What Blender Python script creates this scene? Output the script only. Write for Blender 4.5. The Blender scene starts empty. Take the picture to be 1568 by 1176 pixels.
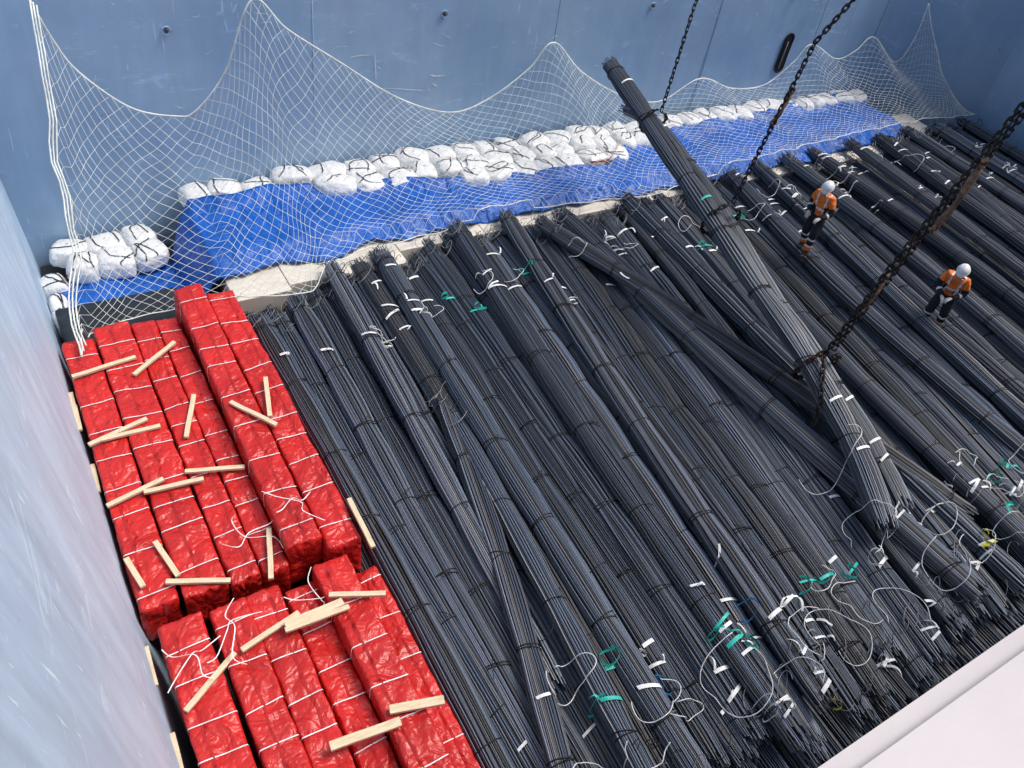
import bpy, bmesh, math, random
import numpy as np
from mathutils import Vector, Matrix, noise
random.seed(7); rs=np.random.RandomState(11)
scn=bpy.context.scene
COL=scn.collection
# ------------------------------------------------------------ helpers
def link(ob,parent=None):
    COL.objects.link(ob)
    if parent: ob.parent=parent
    return ob
def empty(name,loc=(0,0,0)):
    e=bpy.data.objects.new(name,None); e.location=loc; COL.objects.link(e); return e
def mesh_obj(name,v,f,mats,mi=None,smooth=False,parent=None,col=None):
    me=bpy.data.meshes.new(name); me.from_pydata([tuple(p) for p in v],[],[tuple(q) for q in f]); 
    for m in mats: me.materials.append(m)
    if mi is not None: me.polygons.foreach_set("material_index",np.array(mi,dtype=np.int32))
    if smooth: me.polygons.foreach_set("use_smooth",np.ones(len(me.polygons),dtype=bool))
    if col is not None:
        a=me.color_attributes.new("tone","FLOAT_COLOR","POINT")
        t=np.array(col,dtype=np.float32)*.84; hue=(np.sin(t*57.3)*.5+.5)
        c=np.ones((len(me.vertices),4),dtype=np.float32); c[:,0]=t*(.110+.040*hue); c[:,1]=t*(.150+.000*hue); c[:,2]=t*(.220-.065*hue)
        a.data.foreach_set("color",c.ravel())
    me.update()
    return link(bpy.data.objects.new(name,me),parent)
class Buf:
    def __init__(s): s.v=[];s.f=[];s.m=[];s.c=[]; s.n=0
    def add(s,v,f,m=0,c=1.0):
        v=np.asarray(v,dtype=float).reshape(-1,3); s.v.append(v)
        f=np.asarray(f,dtype=np.int64)+s.n; s.f.extend(f.tolist()); s.m.extend([m]*len(f)); s.c.append(np.full(len(v),c)); s.n+=len(v)
    def obj(s,name,mats,smooth=True,parent=None,col=False):
        return mesh_obj(name,np.concatenate(s.v).tolist(),s.f,mats,s.m,smooth,parent,np.concatenate(s.c) if col else None)
def frames(P):
    P=np.asarray(P,float); T=np.gradient(P,axis=0); T/=np.linalg.norm(T,axis=1)[:,None]+1e-9
    up=np.array([0,0,1.0]); 
    if abs(T[:,2]).mean()>.8: up=np.array([0,1.0,0])
    S=np.cross(T,up); S/=np.linalg.norm(S,axis=1)[:,None]+1e-9
    U=np.cross(S,T); return T,S,U
def tube(buf,P,r,k=4,m=0,c=1.0,cap=True,closed=False):
    P=np.asarray(P,float); n=len(P); T,S,U=frames(P)
    a=np.arange(k)*2*math.pi/k
    r=np.broadcast_to(np.asarray(r,float),(n,))
    V=P[:,None,:]+r[:,None,None]*(np.cos(a)[None,:,None]*S[:,None,:]+np.sin(a)[None,:,None]*U[:,None,:])
    i=np.arange(n if closed else n-1)[:,None]; j=np.arange(k)[None,:]; i2=(i+1)%n; j2=(j+1)%k
    F=np.stack([i*k+j,i*k+j2,i2*k+j2,i2*k+j],-1).reshape(-1,4)
    buf.add(V.reshape(-1,3),F,m,c)
    if cap and not closed:
        b=buf.n-n*k
        buf.f.append([b+q for q in range(k)][::-1]); buf.f.append([b+(n-1)*k+q for q in range(k)]); buf.m+= [m,m]
def smoothpath(pts,n):
    pts=np.asarray(pts,float); d=np.r_[0,np.cumsum(np.linalg.norm(np.diff(pts,axis=0),axis=1))]
    m=len(pts)
    t=np.linspace(0,d[-1],n); out=np.zeros((n,3))
    for q,tt in enumerate(t):
        i=min(max(np.searchsorted(d,tt)-1,0),m-2); u=(tt-d[i])/(d[i+1]-d[i]+1e-9)
        p0=pts[max(i-1,0)];p1=pts[i];p2=pts[i+1];p3=pts[min(i+2,m-1)]
        out[q]=.5*((2*p1)+(-p0+p2)*u+(2*p0-5*p1+4*p2-p3)*u*u+(-p0+3*p1-3*p2+p3)*u**3)
    return out
def box(name,x0,x1,y0,y1,z0,z1,mats,parent=None,bev=.01):
    bm=bmesh.new(); bmesh.ops.create_cube(bm,size=1)
    bmesh.ops.scale(bm,vec=(x1-x0,y1-y0,z1-z0),verts=bm.verts); bmesh.ops.translate(bm,vec=((x0+x1)/2,(y0+y1)/2,(z0+z1)/2),verts=bm.verts)
    if bev: bmesh.ops.bevel(bm,geom=bm.edges[:],offset=bev,segments=2,affect='EDGES')
    me=bpy.data.meshes.new(name); bm.to_mesh(me); bm.free()
    for m in mats: me.materials.append(m)
    return link(bpy.data.objects.new(name,me),parent)
# ------------------------------------------------------------ materials
class N:
    def __init__(s,name):
        s.m=bpy.data.materials.new(name); s.m.use_nodes=True; s.t=s.m.node_tree; s.b=s.t.nodes["Principled BSDF"]
        s.tc=s.t.nodes.new("ShaderNodeTexCoord").outputs["Object"]
    def node(s,t,**k):
        n=s.t.nodes.new(t)
        for a,b in k.items(): setattr(n,a,b)
        return n
    def l(s,a,b): s.t.links.new(a,b)
    def mapping(s,scale,rot=(0,0,0)):
        n=s.node("ShaderNodeMapping"); n.inputs["Scale"].default_value=scale; n.inputs["Rotation"].default_value=rot; s.l(s.tc,n.inputs[0]); return n.outputs[0]
    def noise(s,scale,detail=4,vec=None,rough=.55,dist=0):
        n=s.node("ShaderNodeTexNoise"); n.inputs["Scale"].default_value=scale; n.inputs["Detail"].default_value=detail; n.inputs["Roughness"].default_value=rough; n.inputs["Distortion"].default_value=dist
        s.l(vec if vec else s.tc,n.inputs["Vector"]); return n.outputs["Fac"]
    def ramp(s,fac,stops):
        n=s.node("ShaderNodeValToRGB"); cr=n.color_ramp
        while len(cr.elements)<len(stops): cr.elements.new(.5)
        for e,(p,c) in zip(cr.elements,stops): e.position=p; e.color=(*c,1) if len(c)==3 else c
        s.l(fac,n.inputs[0]); return n.outputs[0]
    def mul(s,a,k):
        mm=s.node("ShaderNodeMath",operation="MULTIPLY"); s.l(a,mm.inputs[0]); mm.inputs[1].default_value=k; return mm.outputs[0]
    def mix(s,fac,a,b,mode="MIX"):
        n=s.node("ShaderNodeMix",data_type="RGBA",blend_type=mode)
        for sock,val in ((n.inputs[0],fac),(n.inputs[6],a),(n.inputs[7],b)):
            if hasattr(val,"node"): s.l(val,sock)
            elif isinstance(val,(int,float)): sock.default_value=val
            else: sock.default_value=(*val,1)
        return n.outputs[2]
    def bump(s,h,st=.3,d=.02,prev=None):
        n=s.node("ShaderNodeBump"); n.inputs["Strength"].default_value=st; n.inputs["Distance"].default_value=d; s.l(h,n.inputs["Height"])
        if prev: s.l(prev,n.inputs["Normal"])
        return n.outputs[0]
    def set(s,col=None,rough=None,metal=None,normal=None,spec=None):
        for k,v in (("Base Color",col),("Roughness",rough),("Metallic",metal),("Normal",normal),("Specular IOR Level",spec)):
            if v is None: continue
            if hasattr(v,"node"): s.l(v,s.b.inputs[k])
            elif isinstance(v,tuple): s.b.inputs[k].default_value=(*v,1)
            else: s.b.inputs[k].default_value=v
        return s.m
def simple(name,c,r=.6,metal=0,var=.25,scale=8,bs=.2):
    n=N(name); f=n.noise(scale,3); dark=tuple(x*(1-var) for x in c); lite=tuple(min(1,x*(1+var)) for x in c)
    col=n.ramp(f,[(.3,dark),(.7,lite)]); return n.set(col,r,metal,n.bump(n.noise(scale*4,2),bs,.01))
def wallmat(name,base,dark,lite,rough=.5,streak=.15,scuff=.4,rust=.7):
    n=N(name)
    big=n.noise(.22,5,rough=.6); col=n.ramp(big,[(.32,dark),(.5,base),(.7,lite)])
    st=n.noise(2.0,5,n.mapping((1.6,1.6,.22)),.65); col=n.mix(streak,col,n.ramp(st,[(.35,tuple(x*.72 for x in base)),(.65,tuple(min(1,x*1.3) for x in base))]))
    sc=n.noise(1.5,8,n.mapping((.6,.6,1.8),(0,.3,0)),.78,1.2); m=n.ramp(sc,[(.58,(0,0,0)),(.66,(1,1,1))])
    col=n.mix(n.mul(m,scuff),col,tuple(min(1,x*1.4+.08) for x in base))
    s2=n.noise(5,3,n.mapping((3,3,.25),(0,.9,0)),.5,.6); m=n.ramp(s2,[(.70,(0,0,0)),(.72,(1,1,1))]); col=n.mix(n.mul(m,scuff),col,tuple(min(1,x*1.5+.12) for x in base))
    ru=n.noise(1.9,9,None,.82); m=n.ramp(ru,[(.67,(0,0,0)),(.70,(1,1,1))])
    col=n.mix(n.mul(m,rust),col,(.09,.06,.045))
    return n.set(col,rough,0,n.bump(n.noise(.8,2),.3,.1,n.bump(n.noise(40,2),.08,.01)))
M={}
M['wall']=wallmat("blue_grey_hold_paint",(.29,.44,.62),(.22,.36,.54),(.39,.53,.68),scuff=.5)
M['wallL']=wallmat("sunlit_worn_hold_paint",(.45,.59,.74),(.37,.51,.67),(.55,.67,.79),streak=.4,scuff=.7,rust=.35)  # lighter base puts the left wall's sunlight into its colour; scuffs are wear
M['coam']=wallmat("coaming_paint",(.46,.43,.45),(.43,.40,.42),(.50,.47,.49),scuff=0,rust=.15)
M['floor']=simple("tank_top_steel",(.05,.05,.055),.7)
M['deck']=simple("deck_paint",(.14,.10,.09),.7,scale=2)
M['black']=simple("black_plastic_sheet",(.018,.022,.03),.4,scale=3)
M['slotshade']=simple("painted_slot_shade",(.006,.006,.008),.9)  # near-black colour stands in for the shade inside the wall slot
n=N("rolled_steel_bar"); at=n.node("ShaderNodeAttribute",attribute_name="tone"); M['bar']=n.set(at.outputs["Color"],.42,.35,None,.5)
M['tie']=simple("annealed_tie_wire",(.02,.02,.022),.6,.3)
M['galv']=simple("wire_loop",(.24,.25,.26),.5,.4)
M['whitetape']=simple("white_strap",(.78,.80,.82),.5,bs=.1)
M['chalk']=simple("chalk_mark",(.62,.70,.76),.9,bs=.1)
M['teal']=simple("green_sling_tape",(.02,.48,.40),.5)
M['yellow']=simple("yellow_tape",(.75,.7,.05),.5)
M['bluetape']=simple("blue_tape",(.03,.25,.6),.5)
def tarp(name,c,b1=.5,sc=2.5,rough=.42,dd=1.0,m=(1.6,.6,1.2),b2=.8,det=3):
    n=N(name); big=n.noise(1.2,3); col=n.ramp(big,[(.3,tuple(x*.80 for x in c)),(.7,tuple(min(1,x*1.15) for x in c))])
    a=n.noise(sc,det,n.mapping(m),.5,1.2); b=n.noise(sc*2.6,2,n.mapping((m[1],m[0],1)),.45,1.6)
    nb=n.bump(a,b1,.16*dd); nb=n.bump(b,b1*b2,.05*dd,nb)
    return n.set(col,rough,0,nb,.5)
M['red']=tarp("red_woven_tarpaulin",(.53,.017,.014),.65,2.3,.36,1.1,(1.0,1.0,1.0),.8,2)
M['blue']=tarp("blue_woven_tarpaulin",(.002,.10,.46),.7,1.9,.45,1.0)
M['bag']=tarp("white_woven_polypropylene",(.80,.81,.81),.4,4.0,.6,.7,(1,1,1))
n=N("pale_sawn_timber"); w=n.noise(3,4,n.mapping((1.5,14,14)),.6); M['wood']=n.set(n.ramp(w,[(.3,(.55,.43,.27)),(.7,(.76,.65,.46))]),.7,0,n.bump(w,.2,.01))
n=N("plywood_sheet"); w=n.noise(2,4,n.mapping((1,4,1)),.6); M['ply']=n.set(n.ramp(w,[(.3,(.60,.56,.48)),(.7,(.74,.70,.62))]),.8,0,n.bump(w,.1,.01))
M['net']=simple("net_cord",(.72,.76,.72),.7,scale=3)
n=N("chain_steel"); w=n.noise(.9,3); M['chain']=n.set(n.ramp(w,[(.5,(.020,.019,.020)),(.68,(.075,.042,.03))]),.6,.4)
M['rust']=simple("heavy_rust",(.17,.115,.075),.85,.1,.5,14,.5)
M['redtape']=simple("orange_webbing",(.7,.08,.03),.5)
# ------------------------------------------------------------ world / light / camera
wd=bpy.data.worlds.new("World"); scn.world=wd; wd.use_nodes=True; nt=wd.node_tree
sky=nt.nodes.new("ShaderNodeTexSky"); sky.sky_type='NISHITA'; sky.sun_disc=False
EL,AZ=math.radians(60),math.radians(104)
sky.sun_elevation=EL; sky.sun_rotation=AZ; sky.dust_density=5; sky.air_density=1.1
nt.links.new(sky.outputs[0],nt.nodes["Background"].inputs[0]); nt.nodes["Background"].inputs[1].default_value=.15
sd=bpy.data.lights.new("sun","SUN"); sd.energy=2.3; sd.angle=math.radians(22); sd.color=(1,.97,.93)
so=bpy.data.objects.new("sun",sd); COL.objects.link(so)
sv=Vector((math.sin(AZ)*math.cos(EL),math.cos(AZ)*math.cos(EL),math.sin(EL))); so.rotation_euler=sv.to_track_quat('Z','Y').to_euler(); so.location=(12,-6,25)
scn.view_settings.view_transform='Standard'; scn.view_settings.look='None'; scn.view_settings.exposure=0
cd=bpy.data.cameras.new("camera"); cd.sensor_width=36; cd.lens=28.7; cd.clip_start=.05; cd.clip_end=1000
cam=bpy.data.objects.new("camera",cd); COL.objects.link(cam); scn.camera=cam
p=math.radians(43); ro=math.radians(11.54); h=Vector((.6225,.7826,0)); 
F=h*math.cos(p)+Vector((0,0,-math.sin(p))); R=Vector((.7826,-.6225,0)); U=h*math.sin(p)+Vector((0,0,math.cos(p)))
Rc=R*math.cos(ro)+U*math.sin(ro); Uc=-R*math.sin(ro)+U*math.cos(ro)
cam.matrix_world=Matrix(((Rc.x,Uc.x,-F.x,0),(Rc.y,Uc.y,-F.y,0),(Rc.z,Uc.z,-F.z,10),(0,0,0,1)))
# ------------------------------------------------------------ hold
BX=27.9; BY=16.0; FZ=-2.2; TOP=6.2; CX=24.6; CY=13.6
def wallsheet(name,a,b,zt_off=(0,0),mat=None,nx=60,nz=24,th=.25,zt=TOP,parent=None,zb=FZ-.3):
    a=np.array(a,float);b=np.array(b,float);off=np.array([zt_off[0],zt_off[1]])
    nrm=np.array([-(b-a)[1],(b-a)[0]]);nrm/=np.linalg.norm(nrm)
    v=[];f=[]
    for side in (0,1):
        for i in range(nx+1):
            for j in range(nz+1):
                t=i/nx;s=j/nz; z=zb+(zt-zb)*s
                xy=a+(b-a)*t+off*((z-0)/(zt))
                d=0 if side==0 else -th
                w=noise.noise(Vector((xy[0]*.45,xy[1]*.45,z*.45)))*.03*min(1,6*t,6*(1-t)) if side==0 else 0
                xy=xy+nrm*(d+w); v.append((xy[0],xy[1],z))
        b0=side*(nx+1)*(nz+1)
        for i in range(nx):
            for j in range(nz):
                q=[b0+i*(nz+1)+j,b0+(i+1)*(nz+1)+j,b0+(i+1)*(nz+1)+j+1,b0+i*(nz+1)+j+1]
                f.append(q if side==0 else q[::-1])
    o=(nx+1)*(nz+1)
    for i in range(nx):
        q=[i*(nz+1)+nz,(i+1)*(nz+1)+nz]; f.append([q[0],q[1],q[1]+o,q[0]+o])
    return mesh_obj(name,v,f,[mat],smooth=False,parent=parent)
wb=wallsheet("ship_hold_back_wall",(CX,BY),(-.5,BY),mat=M['wall'])
wallsheet("ship_hold_corner_wall",(BX,CY),(CX,BY),mat=M['wall'],nx=20)
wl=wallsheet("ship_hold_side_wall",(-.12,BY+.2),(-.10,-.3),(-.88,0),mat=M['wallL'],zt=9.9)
wr=wallsheet("ship_hold_side_wall",(BX,0),(BX,CY),mat=M['wall'])
wn=wallsheet("ship_hold_front_wall",(-1.2,.05),(BX,.05),mat=M['coam'],zt=8.58)
co=box("hatch_coaming",-4,BX+3,-1.6,.085,8.6,9.0,[M['coam']],bev=.03)
fl=box("ship_hold_floor",-.6,BX+.3,-.2,BY+.3,FZ-.3,FZ,[M['floor']],bev=0)
dk=empty("ship_deck")
box("deck_aft",-40,70,BY+.26,90,TOP-.3,TOP-.02,[M['deck']],dk,0); box("deck_side",BX+.26,70,-40,BY+.25,TOP-.3,TOP-.02,[M['deck']],dk,0)
b=Buf()
for x in (5.9,17.1): tube(b,[(x,BY-.0,FZ),(x,BY-.0,TOP)],.010,6)
for z in (4.4,): tube(b,[(-.3,BY-.0,z),(CX,BY-.0,z)],.010,6)
b.obj("weld_seams",[M['wall']],parent=wb)
b=Buf()
for x,z in ((3.1,3.5),(8.85,3.5),(14.7,3.4),(19.9,3.5)):
    a=np.linspace(0,2*math.pi,21)[:-1]
    tube(b,np.c_[x+.075*np.cos(a),np.full(20,BY-.035),z+.075*np.sin(a)],.014,6,0,closed=True)
    tube(b,[(x,BY,z),(x,BY-.05,z)],.038,12,1)
b.obj("lashing_eyes",[M['wall'],M['floor']],parent=wb)
# worn scratches and chalk strokes on the plating
def wally(x,z): return BY-noise.noise(Vector((x*.45,BY*.45,z*.45)))*.03-.010
b=Buf(); rk=random.Random(5)
def stroke(x0,z0,x1,z1,w):
    n_=7; P=[]
    for k in range(n_):
        t=k/(n_-1); x=x0+(x1-x0)*t; z=z0+(z1-z0)*t+.02*math.sin(t*4+x0); P.append((x,wally(x,z),z))
    P=np.array(P); d=np.array([-(z1-z0),0,(x1-x0)]); d/=np.linalg.norm(d)+1e-9; ww=w*(.3+.7*np.sin(np.linspace(.3,2.9,n_)))[:,None]
    V=np.concatenate([P-d*ww/2,P+d*ww/2]); b.add(V,[[i,i+1,n_+i+1,n_+i] for i in range(n_-1)],0)
stroke(6.7,2.7,7.2,2.75,.03);stroke(7.25,2.75,7.3,2.2,.03);stroke(7.3,2.45,7.42,2.44,.03);stroke(7.5,1.95,8.6,1.82,.025);stroke(8.6,2.15,9.0,2.12,.05);stroke(8.7,1.95,8.85,1.9,.05)
for q in range(60):
    x=rk.uniform(1,23.5); z=rk.uniform(.9,4.3); L=rk.uniform(.05,.35); an=rk.gauss(0,.5) if rk.random()<.6 else rk.uniform(-1.5,1.5)
    stroke(x,z,x+L*math.cos(an),z+L*math.sin(an),rk.uniform(.008,.022))
b.obj("scratches",[M['chalk']],parent=wb)
b=Buf(); a=np.linspace(0,math.pi,13); rr=.17; hh=.40; sx,sz=20.2,1.80
ring=[(sx+rr*math.cos(t),sz+hh+rr*math.sin(t)) for t in a]+[(sx-rr*math.cos(t),sz-hh-rr*math.sin(t)) for t in a]
V=[(x,BY-.045,z) for x,z in ring]; b.add(V,[list(range(len(V)))],0)
tube(b,[(x,BY-.05,z) for x,z in ring],.022,6,1,closed=True)
tube(b,[(sx-.04,BY-.07,sz-.45),(sx-.04,BY-.07,sz+.35)],.016,6,2)
b.obj("painted_slot_opening",[M['slotshade'],M['slotshade'],M['galv']],parent=wb)  # flat plate proud of the wall, slot darkness painted on, no real recess
# ------------------------------------------------------------ rebar
rp=empty("rebar_bundle_pile")
rb=Buf(); PATHS=[]
def bundle(buf,P,R,nb=34,ties=True,flat=.9,ns=22,rag=.12,arc=1.95,bright=1.0):
    P=smoothpath(P,ns); T,S,U=frames(P); L=np.linalg.norm(np.diff(P,axis=0),axis=1).sum(); s=np.linspace(0,L,ns)
    tp=[]
    x=random.uniform(.35,.7)
    while x<L-.3: tp.append(x); x+=random.uniform(1.3,2.0)
    pin=np.ones(ns)*1.05
    for q in tp: pin-=.15*np.exp(-((s-q)/.28)**2)
    e=np.minimum(s,L-s); pin*= .86+.14*np.clip(e/.6,0,1)
    tone=random.uniform(.75,1.25)*bright; tw=random.uniform(-.6,.6)
    for i in range(nb):
        th=-arc+2*arc*(i+rs.uniform(-.3,.3))/(nb-1)
        rad=R*(1-abs(rs.normal(0,.05)))
        wob=rs.uniform(-.09,.09)*np.sin(s*rs.uniform(.3,1.0)+rs.uniform(0,6))
        a=th+tw*(s/L-.5)+wob
        off=(np.sin(a)*rad*1.08*pin)[:,None]*S+(np.cos(a)*rad*flat*pin)[:,None]*U
        Q=P+off
        e0=rs.uniform(-rag,rag);e1=rs.uniform(-rag,rag); Q[0]+=T[0]*e0; Q[-1]+=T[-1]*e1
        tt=tone*rs.uniform(.35,1.5)
        if rs.rand()<.10: tt*=1.6
        tube(buf,Q,rs.uniform(.0095,.0135),4,0,tt,cap=False)
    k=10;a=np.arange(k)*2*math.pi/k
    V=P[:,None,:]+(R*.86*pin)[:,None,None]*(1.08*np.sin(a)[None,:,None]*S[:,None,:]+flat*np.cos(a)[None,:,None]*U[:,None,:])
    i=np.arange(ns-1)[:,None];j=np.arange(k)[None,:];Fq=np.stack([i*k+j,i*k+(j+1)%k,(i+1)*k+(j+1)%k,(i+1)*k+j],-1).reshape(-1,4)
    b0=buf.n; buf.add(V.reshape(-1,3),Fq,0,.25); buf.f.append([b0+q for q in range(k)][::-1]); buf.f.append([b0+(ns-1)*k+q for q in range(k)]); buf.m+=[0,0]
    for e_i in (0,ns-1):
        for q in range(12):
            rr=R*math.sqrt(rs.rand())*.8; aa=rs.uniform(0,6.28); o=S[e_i]*math.sin(aa)*rr*1.1+U[e_i]*math.cos(aa)*rr*flat; d=T[e_i]*(-1 if e_i==0 else 1)
            tube(buf,[P[e_i]+o-d*.2,P[e_i]+o+d*rs.uniform(.02,.16)],.013,4,0,rs.uniform(.6,1.5))
    if ties:
        for q in tp:
            for dq in (0,.04) if rs.rand()<.6 else (0,):
                c=np.array([np.interp(q+dq,s,P[:,w]) for w in range(3)]); ii=int(q/L*(ns-1)); pw=np.interp(q,s,pin)
                a=np.linspace(0,2*math.pi,17)[:-1]; r2=R*pw+.014
                sl=rs.uniform(-.06,.06)
                ringp=c+np.outer(np.sin(a)*r2*1.08,S[ii])+np.outer(np.cos(a)*r2*flat,U[ii])+np.outer(np.sin(a)*sl,T[ii])
                tube(buf,ringp,.009,4,1,1.,closed=True)
            if rs.rand()<.6:
                t0=c+U[ii]*(r2*flat); tube(buf,[t0,t0+np.array([rs.uniform(-.1,.1),rs.uniform(-.1,.1),.05]),t0+np.array([rs.uniform(-.18,.18),rs.uniform(-.15,.15),.02])],.007,3,1)
    PATHS.append((P,S,U,T,R,flat,s,L))
far=[3.0,4.3,4.9,6.3,8.4,10.7,13.5,16.2,19.8,24.7,27.4]; fy=[12.0,12.0,12.7,12.8,13.0,13.0,12.9,13.2,13.3,13.5,13.3]
def fary(x): return float(np.interp(x,far,fy))
def nearx(x): return float(np.interp(x,[3.1,4.5,10.8,14.4,24,27.3],[2.98,4.15,8.95,12.1,22.4,26.2]))
x=3.2
while x<27.5:
    Rr=random.uniform(.16,.235)
    up=random.choice((-.08,-.03,.02,.08))
    nx=nearx(x)+random.uniform(-.2,.2); z0=-.12+up+random.uniform(-.04,.04); z1=-.1+up+random.uniform(-.06,.06); 
    yf=fary(x)+random.uniform(-.3,.12); yn=random.uniform(.9,1.7)
    if x<3.5: nx=3.12; z0=z1=-.08
    mid=(x+nx)/2+random.uniform(-.07,.07)
    bundle(rb,[(x,yf,z0-.05),(.5*(x+mid),.75*yf+.25*yn,z0+random.uniform(-.03,.07)),(mid,(yf+yn)/2,(z0+z1)/2+random.uniform(-.06,.05)),(.5*(nx+mid),.25*yf+.75*yn,z1),(nx,yn,z1-.06)],Rr,int(36*Rr/.2))
    x+=Rr*2*1.08*.96
extra=[((5.35,8.6,.0),(4.53,5.12,.2),(3.5,1.5,.22),.15),((5.3,8.3,.02),(5.0,5.5,.2),(4.6,1.6,.2),.15),
 ((10.5,12.7,.18),(10.6,7,.22),(10.95,1.5,.2),.21),((6.0,12.6,.14),(5.55,7,.2),(5.2,1.3,.15),.18),((7.9,12.9,.2),(7.2,7,.18),(6.7,1.2,.16),.2),
 ((12.5,12.8,.16),(12.0,7,.2),(11.9,1.2,.14),.19),((9.2,13.0,.17),(8.2,7,.16),(7.4,1.4,.2),.19),((14.6,13.0,.2),(13.2,7,.2),(12.7,1.4,.16),.2),
 ((17.2,13.1,.16),(16.0,7,.2),(15.2,1.3,.14),.19),((19.5,13.2,.16),(19.2,7,.2),(18.3,1.2,.16),.19),((22.5,13.3,.16),(21.5,7,.2),(20.6,1.4,.14),.2),
 ((25.2,13.3,.2),(24.5,7,.2),(23.0,1.2,.14),.2),((4.9,12.5,.14),(4.6,8.5,.2),(4.3,3.3,.0),.16),((16.0,12.9,.2),(14.9,8,.26),(14.5,1.6,.2),.18),((26.4,13.2,.26),(26.2,8,.22),(25.5,2,.16),.18),((21,13.2,.26),(20.4,8,.26),(19.6,1.6,.2),.18),
 ((9.8,12.4,.24),(11.1,7.5,.27),(12.2,2.6,.2),.18),((18.4,13.2,.16),(17.9,7,.18),(16.9,1.4,.14),.19),((23.9,13.4,.18),(23.4,7,.18),(22.1,1.4,.14),.19)]
for a0,a1,a2,Rr in extra: bundle(rb,[a0,a1,a2],Rr,int(36*Rr/.2),rag=.15)
rb.obj("upper_bundles",[M['bar'],M['tie']],parent=rp,col=True)
NTOP=len(PATHS)
lb=Buf()
for lay,(zz,yn0) in enumerate(((-.42,.75),(-.85,.45),(-1.25,.3))):
    x=3.1+lay*.15
    while x<(27.4 if lay==0 else 24):
        Rr=random.uniform(.18,.22); bundle(lb,[(x,9 if lay else (12.2 if x<6 else 12.8),zz),(x-.2,5,zz),(x-.4,yn0+random.uniform(-.15,.25),zz)],Rr,16 if lay==0 else 12,ties=False,ns=4,arc=1.6); x+=.42
lb.obj("lower_bundles",[M['bar'],M['tie']],parent=rp,col=True)
PATHS=PATHS[:NTOP]
lf=empty("lifted_rebar_bundle"); b=Buf()
LP=np.array([(12.43,14.41,2.75),(12.06,12.54,2.5),(11.72,10.7,2.22),(11.52,9.2,1.9),(11.42,7.85,1.52),(11.33,6.41,1.17),(11.20,5.32,.87),(10.85,4.14,.66),(10.25,2.95,.5)])
bundle(b,LP,.20,38,ns=36,flat=.97,bright=1.1)
L2=LP.copy(); L2[:,0]+=np.array([-.3,.08,.30,.32,.28,.30,.34,.48,.75]); L2[:,2]-=np.array([.12,.1,.06,.05,.08,.1,.08,.08,.1]); L2[0]=(11.95,13.0,2.42)
L2[:,1]+=np.array([0,-.15,0,0,0,0,0,.05,.2])
bundle(b,L2,.18,34,ns=36,flat=.97,bright=1.05)
B0=b.obj("bars",[M['bar'],M['tie']],parent=lf,col=True)
LIFT=PATHS[NTOP:]
# ------------------------------------------------------------ tapes & loops on bundles
tags=[(2.8,10.3),(3.3,10.5),(3.9,10.3),(4.6,10.2),(5.3,10.8),(5.8,10.8),(6.2,11.1),(7.6,10.6),(7.9,11.1),(8.4,10.8),(9.1,10.5),(10.1,10.2),(11.7,11.8),(10.9,11.2),(11.3,10.3),(12.7,10.7),(16.3,11.2),(17.2,11.8),(16.4,11.8),(15.6,10.3),(20.2,12.5),(20.5,12.1),(20.0,11.3),(21.9,12.3),(19.8,12.8),(23.4,12.2),(25.5,11.9),(22.1,10.5),(18.4,10.9),(3.9,3.1),(4.4,2.6),(5.2,2.6),(6.0,2.9),(7.3,3.2),(8.2,2.8),(10.0,2.6),(10.5,2.3),(11.1,3.1),(11.6,2.9),(12.3,3.2),(12.6,2.8),(11.5,1.9),(13.6,2.6),(8.0,3.9),(10.4,3.9),(11.1,3.9),(6.2,2.4),(8.8,1.4),(10.2,1.8),(3.4,2.8),(7.6,1.5),(6.7,1.5)]
for q in range(52): tags.append((random.uniform(14,27),random.uniform(10.2,12.8)))
for q in range(18): tags.append((random.uniform(4,14),random.uniform(10.0,12.3)))
for q in range(32): tags.append((random.uniform(4.5,15),random.uniform(1.3,3.6)))
teals=[(6.73,10.96),(7.06,10.36),(8.66,11.09),(15.06,11.37),(14.42,10.91),(13.04,10.51),(4.66,2.69),(4.94,3.08),(6.70,2.91),(7.03,2.59),(8.88,2.82),(8.50,2.88),(9.56,2.77),(13.02,2.39),(14.02,2.99),(13.56,3.02)]
tb=Buf()
def surf(x,y):
    best=None
    for pth in PATHS:
        P,S,U_,T,R_,fl_,s,L=pth
        if y>P[0,1] or y<P[-1,1]: continue
        px=np.interp(-y,-P[:,1],P[:,0]); pz=np.interp(-y,-P[:,1],P[:,2])
        dx=x-px
        if abs(dx)<R_*1.12 and pz<1.0:
            z=pz+R_*fl_*math.sqrt(max(0,1-(dx/(R_*1.13))**2))
            if best is None or z>best[0]: best=(z,px,pz,R_,fl_)
    return best
def ztop(x,y):
    q=surf(x,y); return q[0] if q else 0.
def ribbon(buf,P,w,dirv,m,th=.002):
    P=np.asarray(P,float); n=len(P); d=np.asarray(dirv,float); d=d/np.linalg.norm(d)
    A=P-d*w/2;B=P+d*w/2; V=np.concatenate([A,B]); Fq=[[i,i+1,n+i+1,n+i] for i in range(n-1)]; buf.add(V,Fq,m)
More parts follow.
